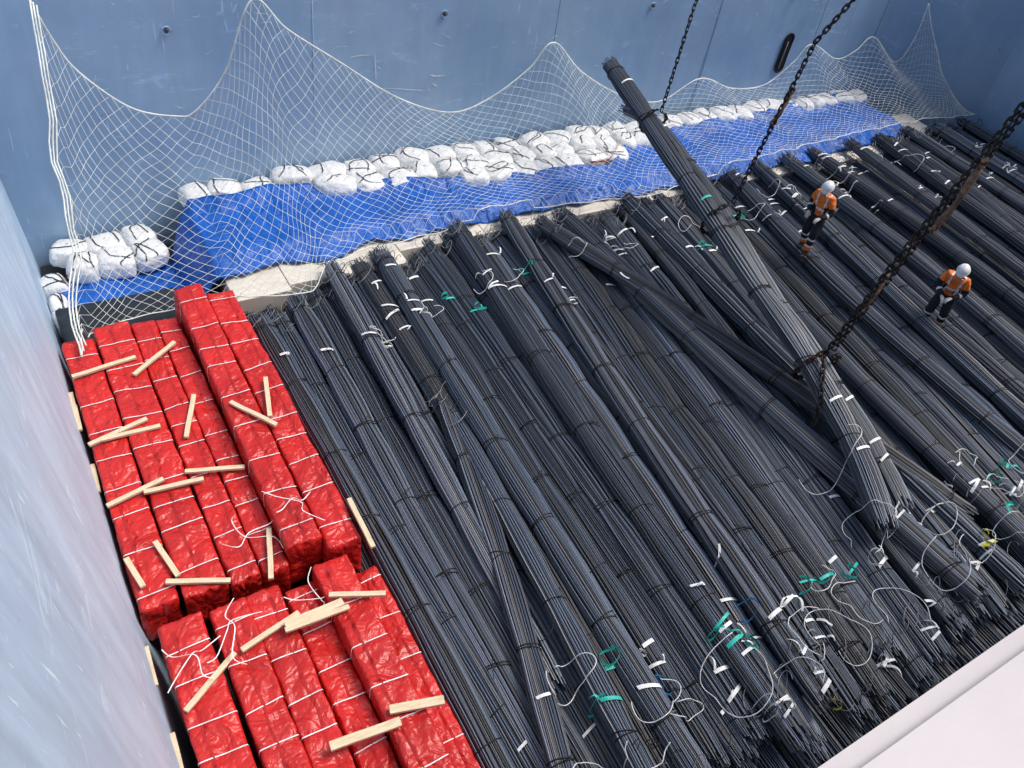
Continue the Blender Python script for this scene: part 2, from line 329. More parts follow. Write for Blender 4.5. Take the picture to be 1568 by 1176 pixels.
def tape(x,y,m):
    q=surf(x,y)
    if q is None: q=(0.05,x,-.1,.18,.82)
    z,px,pz,R_,fl_=q; c0=random.uniform(-.35,.35); hw=random.uniform(.4,.9); a0=c0-hw;a1=c0+hw; yaw=random.uniform(-.5,.5); a=np.linspace(a0,a1,10)
    P=np.c_[px+np.sin(a)*(R_*1.1+.02),y+yaw*np.sin(a)*R_,pz+np.cos(a)*(R_*fl_+.025)]
    ribbon(tb,P,random.uniform(.035,.06),(0,1,0),m)
    if random.random()<.5:
        e=P[random.choice((0,-1))]; L=random.uniform(.1,.3); an=random.uniform(0,6.28); cv=random.uniform(-1.5,1.5); k=9
        t=np.linspace(0,1,k); A=an+cv*t; Q=np.c_[e[0]+np.cumsum(np.cos(A))*L/k,e[1]+np.cumsum(np.sin(A))*L/k,e[2]+.06*np.sin(t*3.1)+.02]
        for w in range(k): Q[w,2]=max(Q[w,2],ztop(Q[w,0],Q[w,1])+.015)
        ribbon(tb,Q,.035,(-math.sin(an),math.cos(an),.4),m)
def curl(x,y,r,m,w=.03):
    n_=26; a=np.linspace(0,random.uniform(3,7),n_)+random.uniform(0,6); rr=r*np.linspace(1,random.uniform(.5,1.3),n_); e=random.uniform(.5,.9)
    P=np.c_[x+rr*np.cos(a),y+rr*e*np.sin(a),np.zeros(n_)]
    for k in range(n_): P[k,2]=ztop(P[k,0],P[k,1])
    P[:,2]=np.maximum(P[:,2],np.convolve(np.r_[[P[0,2]]*3,P[:,2],[P[-1,2]]*3],np.ones(7)/7,'valid'))+.03+.04*np.abs(np.sin(a))
    ribbon(tb,P,w,(.2,.3,.9),m)
for t in tags: tape(t[0],t[1],0)
for q in range(40):
    t=random.choice(tags); curl(t[0]+random.uniform(-.1,.1),t[1]+random.uniform(-.1,.1),random.uniform(.07,.17),0)
for t in teals:
    tape(t[0],t[1],1); curl(t[0]+random.uniform(-.12,.12),t[1]+random.uniform(-.12,.12),random.uniform(.08,.18),1,.045)
curl(12.0,2.05,.14,2,.04);curl(7.6,1.3,.08,2,.04);tape(12.0,2.0,2)
for t in ((7.3,2.9),(5.6,2.6)): curl(t[0],t[1],.15,3)
loops=[(10.51,4.38,.45),(6.54,2.16,.5),(8.39,1.95,.42),(11.69,2.08,.35),(5.03,10.27,.28),(13.44,2.71,.35),(5.33,2.47,.4),(5.6,2.2,.3),(9.6,1.8,.45),(7.9,2.2,.45),(4.8,2.0,.4),(7.4,10.9,.25),(17.0,11.5,.25),(3.9,1.9,.45),(9.2,2.3,.5),(12.8,2.0,.4),(14.3,2.9,.35),(10.9,2.1,.4),(9.9,11.2,.22),(13.3,11.4,.25),(22,11.8,.3),
 (6.1,10.7,.25),(8.3,11.2,.3),(11.3,11.2,.25),(15.2,11.2,.25),(19.2,11.9,.3),(24.1,12.1,.3),(7.2,1.7,.35),(8.8,2.8,.3),(11.6,2.7,.35),(13.2,3.4,.3),(4.4,3.2,.3),(16.5,12.1,.3),(10.1,3.1,.3)]
for x,y,r in loops:
    n_=44; a=np.linspace(0,random.uniform(3.2,6.0),n_)+random.uniform(0,6); e=random.uniform(.5,.95); rr=r*(1+.22*np.sin(2*a+random.uniform(0,6))+.1*np.sin(3.3*a)+.25*np.linspace(-1,1,n_)*random.uniform(-1,1)); ph=random.uniform(0,3)
    P=np.c_[x+rr*np.cos(a),y+rr*e*np.sin(a),np.zeros(n_)]
    for w in range(n_): P[w,2]=ztop(P[w,0],P[w,1])
    P[:,2]=np.maximum(P[:,2],np.convolve(np.r_[[P[0,2]]*4,P[:,2],[P[-1,2]]*4],np.ones(9)/9,'valid'))+.03+.12*np.abs(np.sin(a*.9+ph))
    tube(tb,P,.0075,4,4)
for (P,S,U_,T,R_,fl_,s,L) in PATHS[:NTOP]:
    for e_i,cnt in ((1,5),(-2,2)):
        for q in range(cnt):
            c=P[e_i]+np.array([random.uniform(-.25,.25),random.uniform(-.25,.4),R_*fl_+.02]); r=random.uniform(.06,.24); a=np.linspace(0,random.uniform(2.0,5),12)+random.uniform(0,6); ph=random.uniform(0,3)
            Q=np.c_[c[0]+r*np.cos(a),c[1]+r*.8*np.sin(a*1.1+.3),c[2]+.04+.08*np.sin(a*1.1+ph)]
            tube(tb,Q,.007,3,5 if random.random()<.7 else 6)
tb.obj("tapes_and_wires",[M['whitetape'],M['teal'],M['yellow'],M['bluetape'],M['whitetape'],M['galv'],M['tie']],parent=rp)
tb=Buf()
for (P,S,U_,T,R_,fl_,s,L),fr,m in ((LIFT[0],.10,0),(LIFT[1],.12,0),(LIFT[0],.42,1),(LIFT[0],.80,0),(LIFT[1],.81,0),(LIFT[0],.89,0),(LIFT[1],.9,0)):
    ii=int(fr*(len(P)-1)); c0=random.uniform(-.3,.3); a=np.linspace(c0-.9,c0+.7,12); Q=P[ii]+np.outer(np.sin(a)*(R_*1.12+.01),S[ii])+np.outer(np.cos(a)*(R_+.02),U_[ii])+np.outer(a*.05,T[ii]); ribbon(tb,Q,.05,T[ii],m)
tb.obj("tapes",[M['whitetape'],M['teal']],parent=lf)
# ------------------------------------------------------------ red packages
def package(x0,x1,y0,y1,zt,H=.75,name="red_wrapped_package",mat=None,straps=True,seed=0):
    mat=mat or M['red']; rd=random.Random(seed); W=x1-x0; Lg=y1-y0; k=12; r=.035
    ring=[]
    pts=[(-W/2,-H/2),(-W/2,H/2),(W/2,H/2),(W/2,-H/2)]
    for q in range(4):
        a=np.array(pts[q]);bb=np.array(pts[(q+1)%4]); 
        for t in np.linspace(0,1,k,endpoint=False): ring.append(a+(bb-a)*t)
    ring=np.array(ring); sx=np.clip(ring[:,0],-W/2+r,W/2-r); sz=np.clip(ring[:,1],-H/2+r,H/2-r); d=ring-np.c_[sx,sz]; ln=np.linalg.norm(d,axis=1)+1e-9; 
    ring=np.c_[sx,sz]+d/ln[:,None]*np.minimum(ln,r)[:,None]
    K=len(ring); ns=int(Lg/.045); st=[]; y=rd.uniform(.15,.4)
    while y<Lg-.1: st.append(y); y+=rd.uniform(.42,.75)
    yaw=rd.uniform(-.008,.008); step=[(rd.uniform(.2,.8)*Lg,rd.uniform(-.05,.05)) for _ in range(2)]
    v=[];f=[];mi=[]
    def P(iy,j,extra=0,sc=1.0,wr=1.0):
        y=Lg*iy/ns; rr=ring[j]; 
        n1=noise.noise(Vector((rr[0]*2.2+seed,y*1.3,rr[1]*2.2)))*.028
        n2=abs(noise.noise(Vector((rr[0]*3.0+y*1.1+seed,y*2.0-rr[0]*2.5,rr[1]*3))))*-.042
        n3=abs(noise.noise(Vector((rr[0]*5-y*2,y*4.0+rr[0]*4+seed*5,rr[1]*5))))*-.014
        pinch=sum(math.exp(-((y-s_)/.05)**2) for s_ in st if abs(y-s_)<.2)*.015
        k_=1+(n1+(n2+n3)*wr+.012-pinch)/max(.14,np.linalg.norm(rr))+extra
        sag=noise.noise(Vector((y*.6,seed*7.1,0)))*.035+sum(h_/(1+math.exp(-(y-yy)*25)) for (yy,h_) in step)*.5
        return ((x0+x1)/2+rr[0]*k_*sc+yaw*(y-Lg/2),y0+y,zt-H/2+rr[1]*k_*sc+sag*(1 if rr[1]>0 else .3))
    for iy in range(ns+1):
        for j in range(K): v.append(P(iy,j))
    for iy in range(ns):
        for j in range(K): f.append((iy*K+j,iy*K+(j+1)%K,(iy+1)*K+(j+1)%K,(iy+1)*K+j)); mi.append(0)
    for base,iy,sg in ((0,0,-1),(ns*K,ns,1)):
        prev=base; 
        for sc,dy in ((.95,.02),(.62,.035),(.2,.0)):
            b0=len(v)
            for j in range(K):
                q=P(iy,j,0,1); cx,cz=(x0+x1)/2,zt-H/2
                v.append((cx+(q[0]-cx)*sc,q[1]+sg*(dy+.05*noise.noise(Vector((j*.5,sc*5,seed)))),cz+(q[2]-cz)*sc))
            for j in range(K):
                q=(prev+j,prev+(j+1)%K,b0+(j+1)%K,b0+j); f.append(q[::-1] if sg<0 else q); mi.append(0)
            prev=b0
        f.append([prev+j for j in range(K)][::sg]); mi.append(0)
    if straps:
        for s_ in st:
            b0=len(v); sk=rd.uniform(-.08,.08)
            for e in (-.007,.007):
                for j in range(K):
                    q=P(int(round(s_/Lg*ns)),j,.014,1,.4); v.append((q[0],y0+s_+e+sk*ring[j][0],q[2]+.004))
            for j in range(K): f.append((b0+j,b0+(j+1)%K,b0+K+(j+1)%K,b0+K+j)); mi.append(1)
        b0=len(v); xs=rd.uniform(-.3,.3)*W; nn_=ns-4
        for iy in range(2,ns-2):
            jt=k+min(k-2,max(1,int((xs/W+.5)*k))); q=P(iy,jt,.0)
            wv=.03*noise.noise(Vector((iy*.12,seed,0)))
            v.append((q[0]+wv,q[1],q[2]+.004)); v.append((q[0]+wv+.035,q[1],q[2]+.022))
        for i in range(nn_-1): f.append((b0+2*i,b0+2*i+1,b0+2*i+3,b0+2*i+2)); mi.append(0)
    return mesh_obj(name,v,f,[mat,M['whitetape']],mi,True)
reds=[(-.05,.44,6.4,11.8,.25),(.47,1.04,6.35,12.0,.27),(1.06,1.46,6.3,11.95,.26),(1.47,1.83,6.3,11.9,.24),(1.86,2.34,6.35,12.25,.55),(2.36,2.84,6.15,12.0,.50),
      (.06,.62,.25,6.05,.3),(.68,1.15,.25,5.98,.34),(1.15,1.60,.25,6.0,.32),(1.63,2.06,.25,5.95,.16),(2.08,2.58,.25,6.02,.42),(2.60,2.93,.25,5.85,.08)]
for i,q in enumerate(reds): package(*q,seed=i+1,H=.75 if q[4]<.5 else .9)
package(0.02,2.1,12.1,13.2,-.12,.6,"black_wrapped_package",M['black'],False,33)
b=Buf()
for c0 in ((1.55,6.9,.34),(.85,5.5,.42),(2.15,6.9,.64),(.3,5.4,.38),(1.95,5.6,.3)):
    for q in range(2):
        an=random.uniform(0,3.1); pts=[np.array(c0)+np.array([math.cos(an)*k*.2+random.uniform(-.12,.12),math.sin(an)*k*.2+random.uniform(-.12,.12),random.uniform(0,.05)]) for k in (-2,-1,0,1,2)]
        ribbon(b,smoothpath(pts,26),.013,(-math.sin(an),math.cos(an),.2),0)
b.obj("loose_straps",[M['whitetape']],parent=empty("loose_packing_straps"))
# ------------------------------------------------------------ planks
def plank(a,b_,z,w=.085,t=.045,seed=0,tilt=0):
    a=Vector((a[0],a[1],z+tilt));b_=Vector((b_[0],b_[1],z)); d=b_-a; L=d.length
    bm=bmesh.new(); bmesh.ops.create_cube(bm,size=1); bmesh.ops.scale(bm,vec=(L,w,t),verts=bm.verts)
    bmesh.ops.subdivide_edges(bm,edges=[e for e in bm.edges if abs((e.verts[0].co-e.verts[1].co).x)>.1],cuts=6)
    for vv in bm.verts:
        vv.co.y+=.008*noise.noise(Vector((vv.co.x*2,seed,0))); vv.co.z+=.01*noise.noise(Vector((vv.co.x*1.5,seed,4)))
    bmesh.ops.bevel(bm,geom=bm.edges[:],offset=.004,segments=1,affect='EDGES')
    me=bpy.data.meshes.new("wooden_plank"); bm.to_mesh(me); bm.free(); me.materials.append(M['wood'])
    o=bpy.data.objects.new("wooden_plank",me); o.location=(a+b_)/2; o.rotation_euler=d.to_track_quat('X','Z').to_euler(); link(o)
pp=[(-0.02,10.89),(0.95,11.01),(0.83,10.60),(1.60,11.16),(-0.07,9.36),(0.79,9.57),(0.11,9.39),(0.93,9.36),(1.21,8.98),(1.55,9.82),(2.61,9.52),(2.40,8.67),(1.96,9.20),(2.43,8.47),(1.02,8.34),(1.81,8.09),(-0.07,8.14),(0.72,8.32),(0.42,8.19),(1.22,8.10),(0.36,7.30),(0.49,6.65),(0.33,6.63),(1.06,6.31),(1.77,6.89),(1.53,6.11),(-0.03,7.19),(0.06,6.67),(0.10,4.84),(0.81,5.30),(0.88,5.25),(1.67,5.44),(1.42,5.23),(2.25,5.20),(1.44,5.29),(2.21,5.31),(2.08,5.47),(2.75,5.18),(2.15,3.74),(2.78,3.56),(1.38,3.65),(2.21,3.56),(2.88,6.74),(2.86,5.84)]
for i in range(0,len(pp),2):
    z=.325
    if pp[i][0]>1.85 and pp[i][1]>6.2: z=.60
    elif pp[i][0]>1.9 or pp[i+1][0]>2.1: z=.49
    if i==30: z=.41
    plank(pp[i],pp[i+1],z,seed=i,w=.11 if i in(34,38,40) else .07)
for y in (10.2,8.6,5.4,4.2,9.9): plank((-.13,y),(-.11,y+.55),.12,seed=y)
# ------------------------------------------------------------ dunnage, tarp, bags
dn=empty("plywood_dunnage"); x=2.95
while x<25:
    w=random.uniform(1.0,1.3); zt=-.03+random.uniform(-.02,.015); x1_=min(x+w-.012,27.6); box("sheet",x,x1_,12.35+random.uniform(-.05,.1) if x<6 else 12.8,15.9 if x1_<24.2 else 14.6,-.6,zt,[M['ply']],dn,.006); x+=w
box("pallet_block",0,2.9,13.2,15.95,-1.6,-1.05,[M['floor']],dn,.02)
tx=[.1,2.45,2.75,4.7,7.2,9.8,12.7,13.4,14.1,17.7,20.3,22.9]; ty=[14.8,15.0,15.3,15.3,14.85,14.35,14.0,14.35,15.0,15.35,15.5,15.6]
def tback(x): return float(np.interp(x,tx,ty))
def tfront(x): return float(np.interp(x,[0,2.4,3.0,5,7,11.7,14.2,17,20,22.3,24.2],[13.25,13.2,12.95,13.0,13.1,13.15,12.95,13.0,13.05,13.3,13.5]))
nX,nY=330,30; v=[];f=[]
def tarpz(X,Y,t):
    hb=-.85+(.22+.85)*min(1,max(0,(X-2.35)/.5))**.8
    if X>2.85: hb=.22
    fold=.06*noise.noise(Vector((X*.8,Y*.9,0)))+.05*noise.noise(Vector((X*2.0+Y,Y*.6,5)))+.07*abs(noise.noise(Vector((X*1.3-Y*.8,Y*1.8,9))))+.045*(.4-abs(noise.noise(Vector((X*3.0+Y*.6,Y*1.0-X*.3,2)))))
    return hb+fold-.20*max(0,1-t*4)
for i in range(nX+1):
    u=i/nX
    X=np.interp(u,[0,.09,.17,1],[.1,2.35,2.85,24.0])
    for j in range(nY+1):
        t=j/nY; y0=tfront(X)+.30*noise.noise(Vector((X*.9,0,3)))+.08*noise.noise(Vector((X*4,0,3))); y1=tback(X)+.15*noise.noise(Vector((X*.9,7,3))); Y=y0+(y1-y0)*t
        v.append((X+.04*noise.noise(Vector((X,Y*2,8))),Y,tarpz(X,Y,t)+(.16*max(0,t*5-4) if X>2.85 else 0)))
for i in range(nX):
    for j in range(nY): a=i*(nY+1)+j; f.append((a,a+nY+1,a+nY+2,a+1))
tp_=mesh_obj("blue_tarpaulin",v,f,[M['blue']],smooth=True)
sm=tp_.modifiers.new("s","SOLIDIFY"); sm.thickness=.004
def bag(x,y,z,w,d,hh,seed,name="white_bulk_bag"):
    rd=random.Random(seed); bm=bmesh.new(); bmesh.ops.create_icosphere(bm,subdivisions=4,radius=1)
    def dp(c):
        c=Vector(c).normalized(); e=.60
        q=Vector([math.copysign(abs(k)**e,k) for k in c])
        q*= (1+.09*noise.noise(c*1.4+Vector((seed,0,0)))-.10*abs(noise.noise(Vector((c.x*2.4,c.y*2.4,c.z*1.2))+Vector((seed*2,0,0)))))
        return Vector((q.x*w/2,q.y*d/2,q.z*hh/2))
    for vv in bm.verts: vv.co=dp(vv.co)
    me=bpy.data.meshes.new("t"); bm.to_mesh(me); bm.free()
    vs=[tuple(k.co) for k in me.vertices]; fs=[tuple(k.vertices) for k in me.polygons]; bpy.data.meshes.remove(me)
    B=Buf(); B.add(vs,fs,0)
    for q in range(rd.choice((1,2,2,3))):
        a0=rd.uniform(0,3.14); off=rd.uniform(-.45,.45); t=np.linspace(rd.uniform(-1.2,-.4),rd.uniform(.4,1.2),18); P=[]; bend=rd.uniform(-.5,.5)
        for k in t:
            o2=off+bend*k*k
            dirv=Vector((math.sin(k)*math.cos(a0)-o2*math.sin(a0),math.sin(k)*math.sin(a0)+o2*math.cos(a0),math.cos(k))); pq=dp(dirv)*1.02+Vector((0,0,.006)); P.append(tuple(pq))
        ribbon(B,P,.028,(-math.sin(a0),math.cos(a0),.15),1)
    B.add([(0,0,hh*.42),(.05,0,hh*.47),(0,.05,hh*.47),(-.05,.02,hh*.47),(.02,.01,hh*.56)],[(0,1,4),(0,2,4),(0,3,4),(1,2,4),(2,3,4)],0)
    o=B.obj(name,[M['bag'],M['black']],True); o.location=(x,y,z); o.rotation_euler=(rd.uniform(-.12,.12),rd.uniform(-.12,.12),rd.uniform(-.4,.4))
s_=1
for row,(yy) in enumerate((15.60,15.05,14.5)):
    x=.25+row*.2
    while x<23.9:
        s_+=1; low=x<2.5; w=random.uniform(.55,.78) if not 4.4<x<6 else .85; cx=x+w/2
        yb=tback(cx)
        if (yy>yb-.02 or (row==0)) and not(2.4<cx<2.8):
            z=.23 if not low else -.60
            if 2.8<=cx<4.5: z=.12
            bag(cx,yy+random.uniform(-.08,.06),z+random.uniform(-.06,.05),w*1.10,random.uniform(.6,.72),random.uniform(.44,.52),s_)
        x+=w*.96
bag(.15,14.9,-.95,.5,.6,.6,901);bag(.1,14.1,-.9,.35,.6,.7,902);bag(.1,13.5,-.8,.3,.5,.7,903)
b=Buf(); ribbon(b,smoothpath([(12.2,14.05,.5),(12.7,14.0,.52),(13.2,14.35,.55),(13.7,14.8,.58)],14),.05,(0,0,1),0)
ribbon(b,smoothpath([(.4,14.85,-.62),(1.2,14.9,-.55),(2.3,14.95,-.55)],14),.05,(0,.4,1),0)
b.obj("webbing",[M['redtape']],parent=tp_)
# ------------------------------------------------------------ net
top=[(1.06,3.83),(1.27,3.13),(1.58,2.49),(2.38,1.69),(3.22,1.41),(3.62,1.48),(4.30,2.26),(4.95,3.66),(5.65,3.04),(6.79,2.26),(8.26,1.28),(9.72,.75),(10.81,1.01),(11.86,1.68),(12.48,2.30),(13.55,1.45),(15.09,.66),(16.64,.30),(18.0,.86),(19.46,.42),(20.89,.39),(21.86,1.04),(22.4,1.56),(23.88,.98),(24.72,1.18),(25.37,1.59),(27.16,.61),(27.66,1.37),(27.5,2.57)]
tt_=[]
for X_,Z_ in top:
    k=min(15.84/16.8,34.2/(16.8+.75*X_)); tt_.append((X_*k,16.8*k,10-(10-Z_)*k))
bot=[(.1,11.1),(.5,12.2),(1.1,12.4),(2.3,12.4),(3.1,12.1),(3.7,11.9),(4.2,11.8),(4.9,12.6),(5.8,12.8),(6.9,12.8),(8.4,13.1),(9.7,13.1),(11.4,12.9),(13.2,12.7),(15.7,13.1),(18.3,13.2),(21.3,13.4),(24.4,13.5),(27.3,13.2)]
T3=smoothpath(tt_,400)
bx=[q[0] for q in bot];by=[q[1] for q in bot]
def gnd(x,y):
    if y<13.1: return .14 if x>2.9 else (.3 if y<12.1 else -.05)
    if x<2.5: return -.75 if y<14.8 else -.4
    if x<3: return .1
    return .36 if y<tback(x) else .48
def netp(u,v_):
    k=u*399; i=min(int(k),398); a=T3[i]+(T3[i+1]-T3[i])*(k-i)
    X1=.15+27.15*(.6*np.interp(a[0],[1.0,1.5,25.4],[0,.02,1])+.4*u) if a[0]>1.6 else .15+27.15*u*.7
    Y1=float(np.interp(X1,bx,by)); z1=gnd(X1,Y1)+.06
    s=v_; X=a[0]+(X1-a[0])*s; Y=a[1]+(Y1-a[1])*s; pw=1.75
    Z=z1+(a[2]-z1)*(1-s)**pw
    Z+= .10*noise.noise(Vector((X*1.2,Y*1.2,0)))*math.sin(math.pi*min(1,s))
    X+= .14*noise.noise(Vector((X*1.5,Y*1.5,9)))*min(1,s*3); Y+=.12*noise.noise(Vector((X*1.8,Y*1.5,4)))*s
    return (X,Y,max(Z,gnd(X,Y)+.05))
nc,nr=216,36; G={}
for i in range(nc+1):
    for j in range(nr+1):
        if (i+j)%2==0: G[i,j]=np.array(netp(i/nc,j/nr))
b=Buf()
for (i,j),P0 in G.items():
    for di in (-1,1):
        q=(i+di,j+1)
        if q in G: tube(b,[P0,G[q]],.0048,3,0,cap=False)
nt_=empty("cargo_safety_net")
b.obj("mesh_cords",[M['net']],parent=nt_)
b=Buf()
tube(b,[netp(k/300,0) for k in range(301)],.019,5); tube(b,[netp(k/300,1) for k in range(301)],.012,5)
for k in range(3): tube(b,[np.array(netp(.002*k,s/20))+[.03*k,0,0] for s in range(21)],.014,5)
tube(b,[netp(1,s/20) for s in range(21)],.014,5)
b.obj("border_rope",[M['net']],parent=nt_)
b=Buf()
for q in (0,7,14,18,22,25,28):
    X_,Y_,Z_=tt_[q]; tube(b,[(X_,Y_,Z_),(X_-.05,Y_+.05,TOP)],.006,4)
b.obj("hanging_wires",[M['tie']],parent=nt_)
# ------------------------------------------------------------ chains
def chain(name,paths,link_len=.14,rad=.0145,wd_=.058):
    B=Buf()
    for P in paths:
        P=np.array(P,float); d=np.r_[0,np.cumsum(np.linalg.norm(np.diff(P,axis=0),axis=1))]; L=d[-1]; step=link_len-2.6*rad; nn=int(L/step)
        for q in range(nn):
            t=(q+.5)*step; c=np.array([np.interp(t,d,P[:,w]) for w in range(3)]); c2=np.array([np.interp(min(L,t+.03),d,P[:,w]) for w in range(3)]); c1=np.array([np.interp(max(0,t-.03),d,P[:,w]) for w in range(3)])
            T=(c2-c1);T/=np.linalg.norm(T); up=np.array([.31,.2,.93]) if abs(T[2])<.85 else np.array([1.,.3,0]); A=np.cross(T,up);A/=np.linalg.norm(A);Bv=np.cross(A,T)
            w0=math.sin(q*1.7)*.3
            if q%2: A,Bv=Bv,A
            A=A*math.cos(w0)+Bv*math.sin(w0)
            hl=link_len/2-wd_/2; a=np.linspace(-math.pi/2,math.pi/2,6); pts=[c+T*(hl+math.cos(k)*wd_/2)+A*math.sin(k)*wd_/2 for k in a]+[c-T*(hl+math.cos(k)*wd_/2)-A*math.sin(k)*wd_/2 for k in a]
            tube(B,pts,rad,5,0,closed=True)
    return B.obj(name,[M['chain']],True)
def wrap(c,T,r,turns=1.0,n=20,up=(0,0,1)):
    T=np.array(T)/np.linalg.norm(T); S=np.cross(T,up);S/=np.linalg.norm(S);U_=np.cross(S,T); a=np.linspace(0,2*math.pi*turns,n); return [tuple(np.array(c)+S*math.sin(k)*r+U_*math.cos(k)*r+T*.12*(k/6.28-.5)) for k in a]
Td=(-.06,-.95,-.3)
c1=LP[1]+[.0,-.3,0]; 
chain("chain_sling",[[tuple(np.array(c1)+[.1,-.1,.25]),(12.4,12.3,4.9),(12.6,11.9,8.5)],wrap(c1+np.array([.05,0,-.03]),Td,.29)])
c2=np.array([11.75,9.3,1.88])
chain("chain_sling",[[tuple(c2+[.3,.1,.3]),(12.6,9.4,5.3),(13.1,9.1,6.6),(13.6,8.7,8.5)],wrap(c2,Td,.40)],.15,.017,.066)
c3=np.array([11.5,5.9,.98])
chain("chain_sling",[[tuple(c3+[.28,0,.3]),(12.16,5.72,3.6),(12.56,5.5,5.9),(13.0,5.3,8.5)],[tuple(c3+[-.12,-.1,.35]),(11.58,5.62,3.4),(12.06,5.4,5.9),(12.6,5.2,8.5)],wrap(c3,Td,.42),[tuple(c3+[-.15,-.1,.40]),(10.95,5.25,.95),(10.75,5.0,.45)]],.155,.018,.07)
def shack(name,a,b_,r):
    B=Buf(); a=np.array(a);b_=np.array(b_); P=[a+(b_-a)*t+np.array([.02*math.sin(t*9),.02*math.cos(t*7),0]) for t in np.linspace(0,1,12)]
    tube(B,P,[r*(.6+.5*abs(math.sin(t*5+1))) for t in np.linspace(0,1,12)],8,0)
    tube(B,[P[-1]+np.array([.07*math.cos(k),0,.07+.07*math.sin(k)]) for k in np.linspace(-1.5,4.2,12)],r*.6,6,0)
    tube(B,[P[0]+np.array([.07*math.cos(k),0,-.07+.07*math.sin(k)]) for k in np.linspace(1.5,7.2,12)],r*.6,6,0)
    B.obj(name,[M['rust']],True)
shack("chain_hook",(11.60,5.7,2.5),(11.70,5.68,2.95),.06)
shack("chain_shortening_hook",(12.22,5.6,4.0),(12.38,5.55,5.0),.06)
shack("chain_hook",(12.35,9.4,3.9),(12.5,9.4,4.35),.045)
# ------------------------------------------------------------ workers
MW={'orange':simple("hi_vis_orange_cloth",(.80,.19,.03),.8),'navy':simple("navy_workwear",(.010,.012,.02),.85),'refl':simple("reflective_tape",(.70,.72,.74),.35,bs=.05),
 'skin':simple("skin",(.42,.24,.16),.55,var=.08,bs=.05),'glove':simple("work_glove",(.55,.55,.52),.8),'helm':simple("white_helmet_plastic",(.80,.81,.82),.3,var=.03,bs=.02),'boot':simple("leather_boot",(.02,.017,.015),.6),'hair':simple("dark_hair",(.02,.014,.01),.8)}
def skin(V,E,Rr,root=0,sub=2):
    me=bpy.data.meshes.new("sk"); me.from_pydata([tuple(v_) for v_ in V],E,[]); o=bpy.data.objects.new("sk",me); COL.objects.link(o)
    o.modifiers.new("k","SKIN"); sk=me.skin_vertices[0].data
    for i,r in enumerate(Rr):
        sk[i].radius=r if isinstance(r,tuple) else (r,r); sk[i].use_root=(i==root)
    s=o.modifiers.new("s","SUBSURF"); s.levels=sub; s.render_levels=sub
    dg=bpy.context.evaluated_depsgraph_get(); dg.update(); m2=bpy.data.meshes.new_from_object(o.evaluated_get(dg)); bpy.data.objects.remove(o); return m2
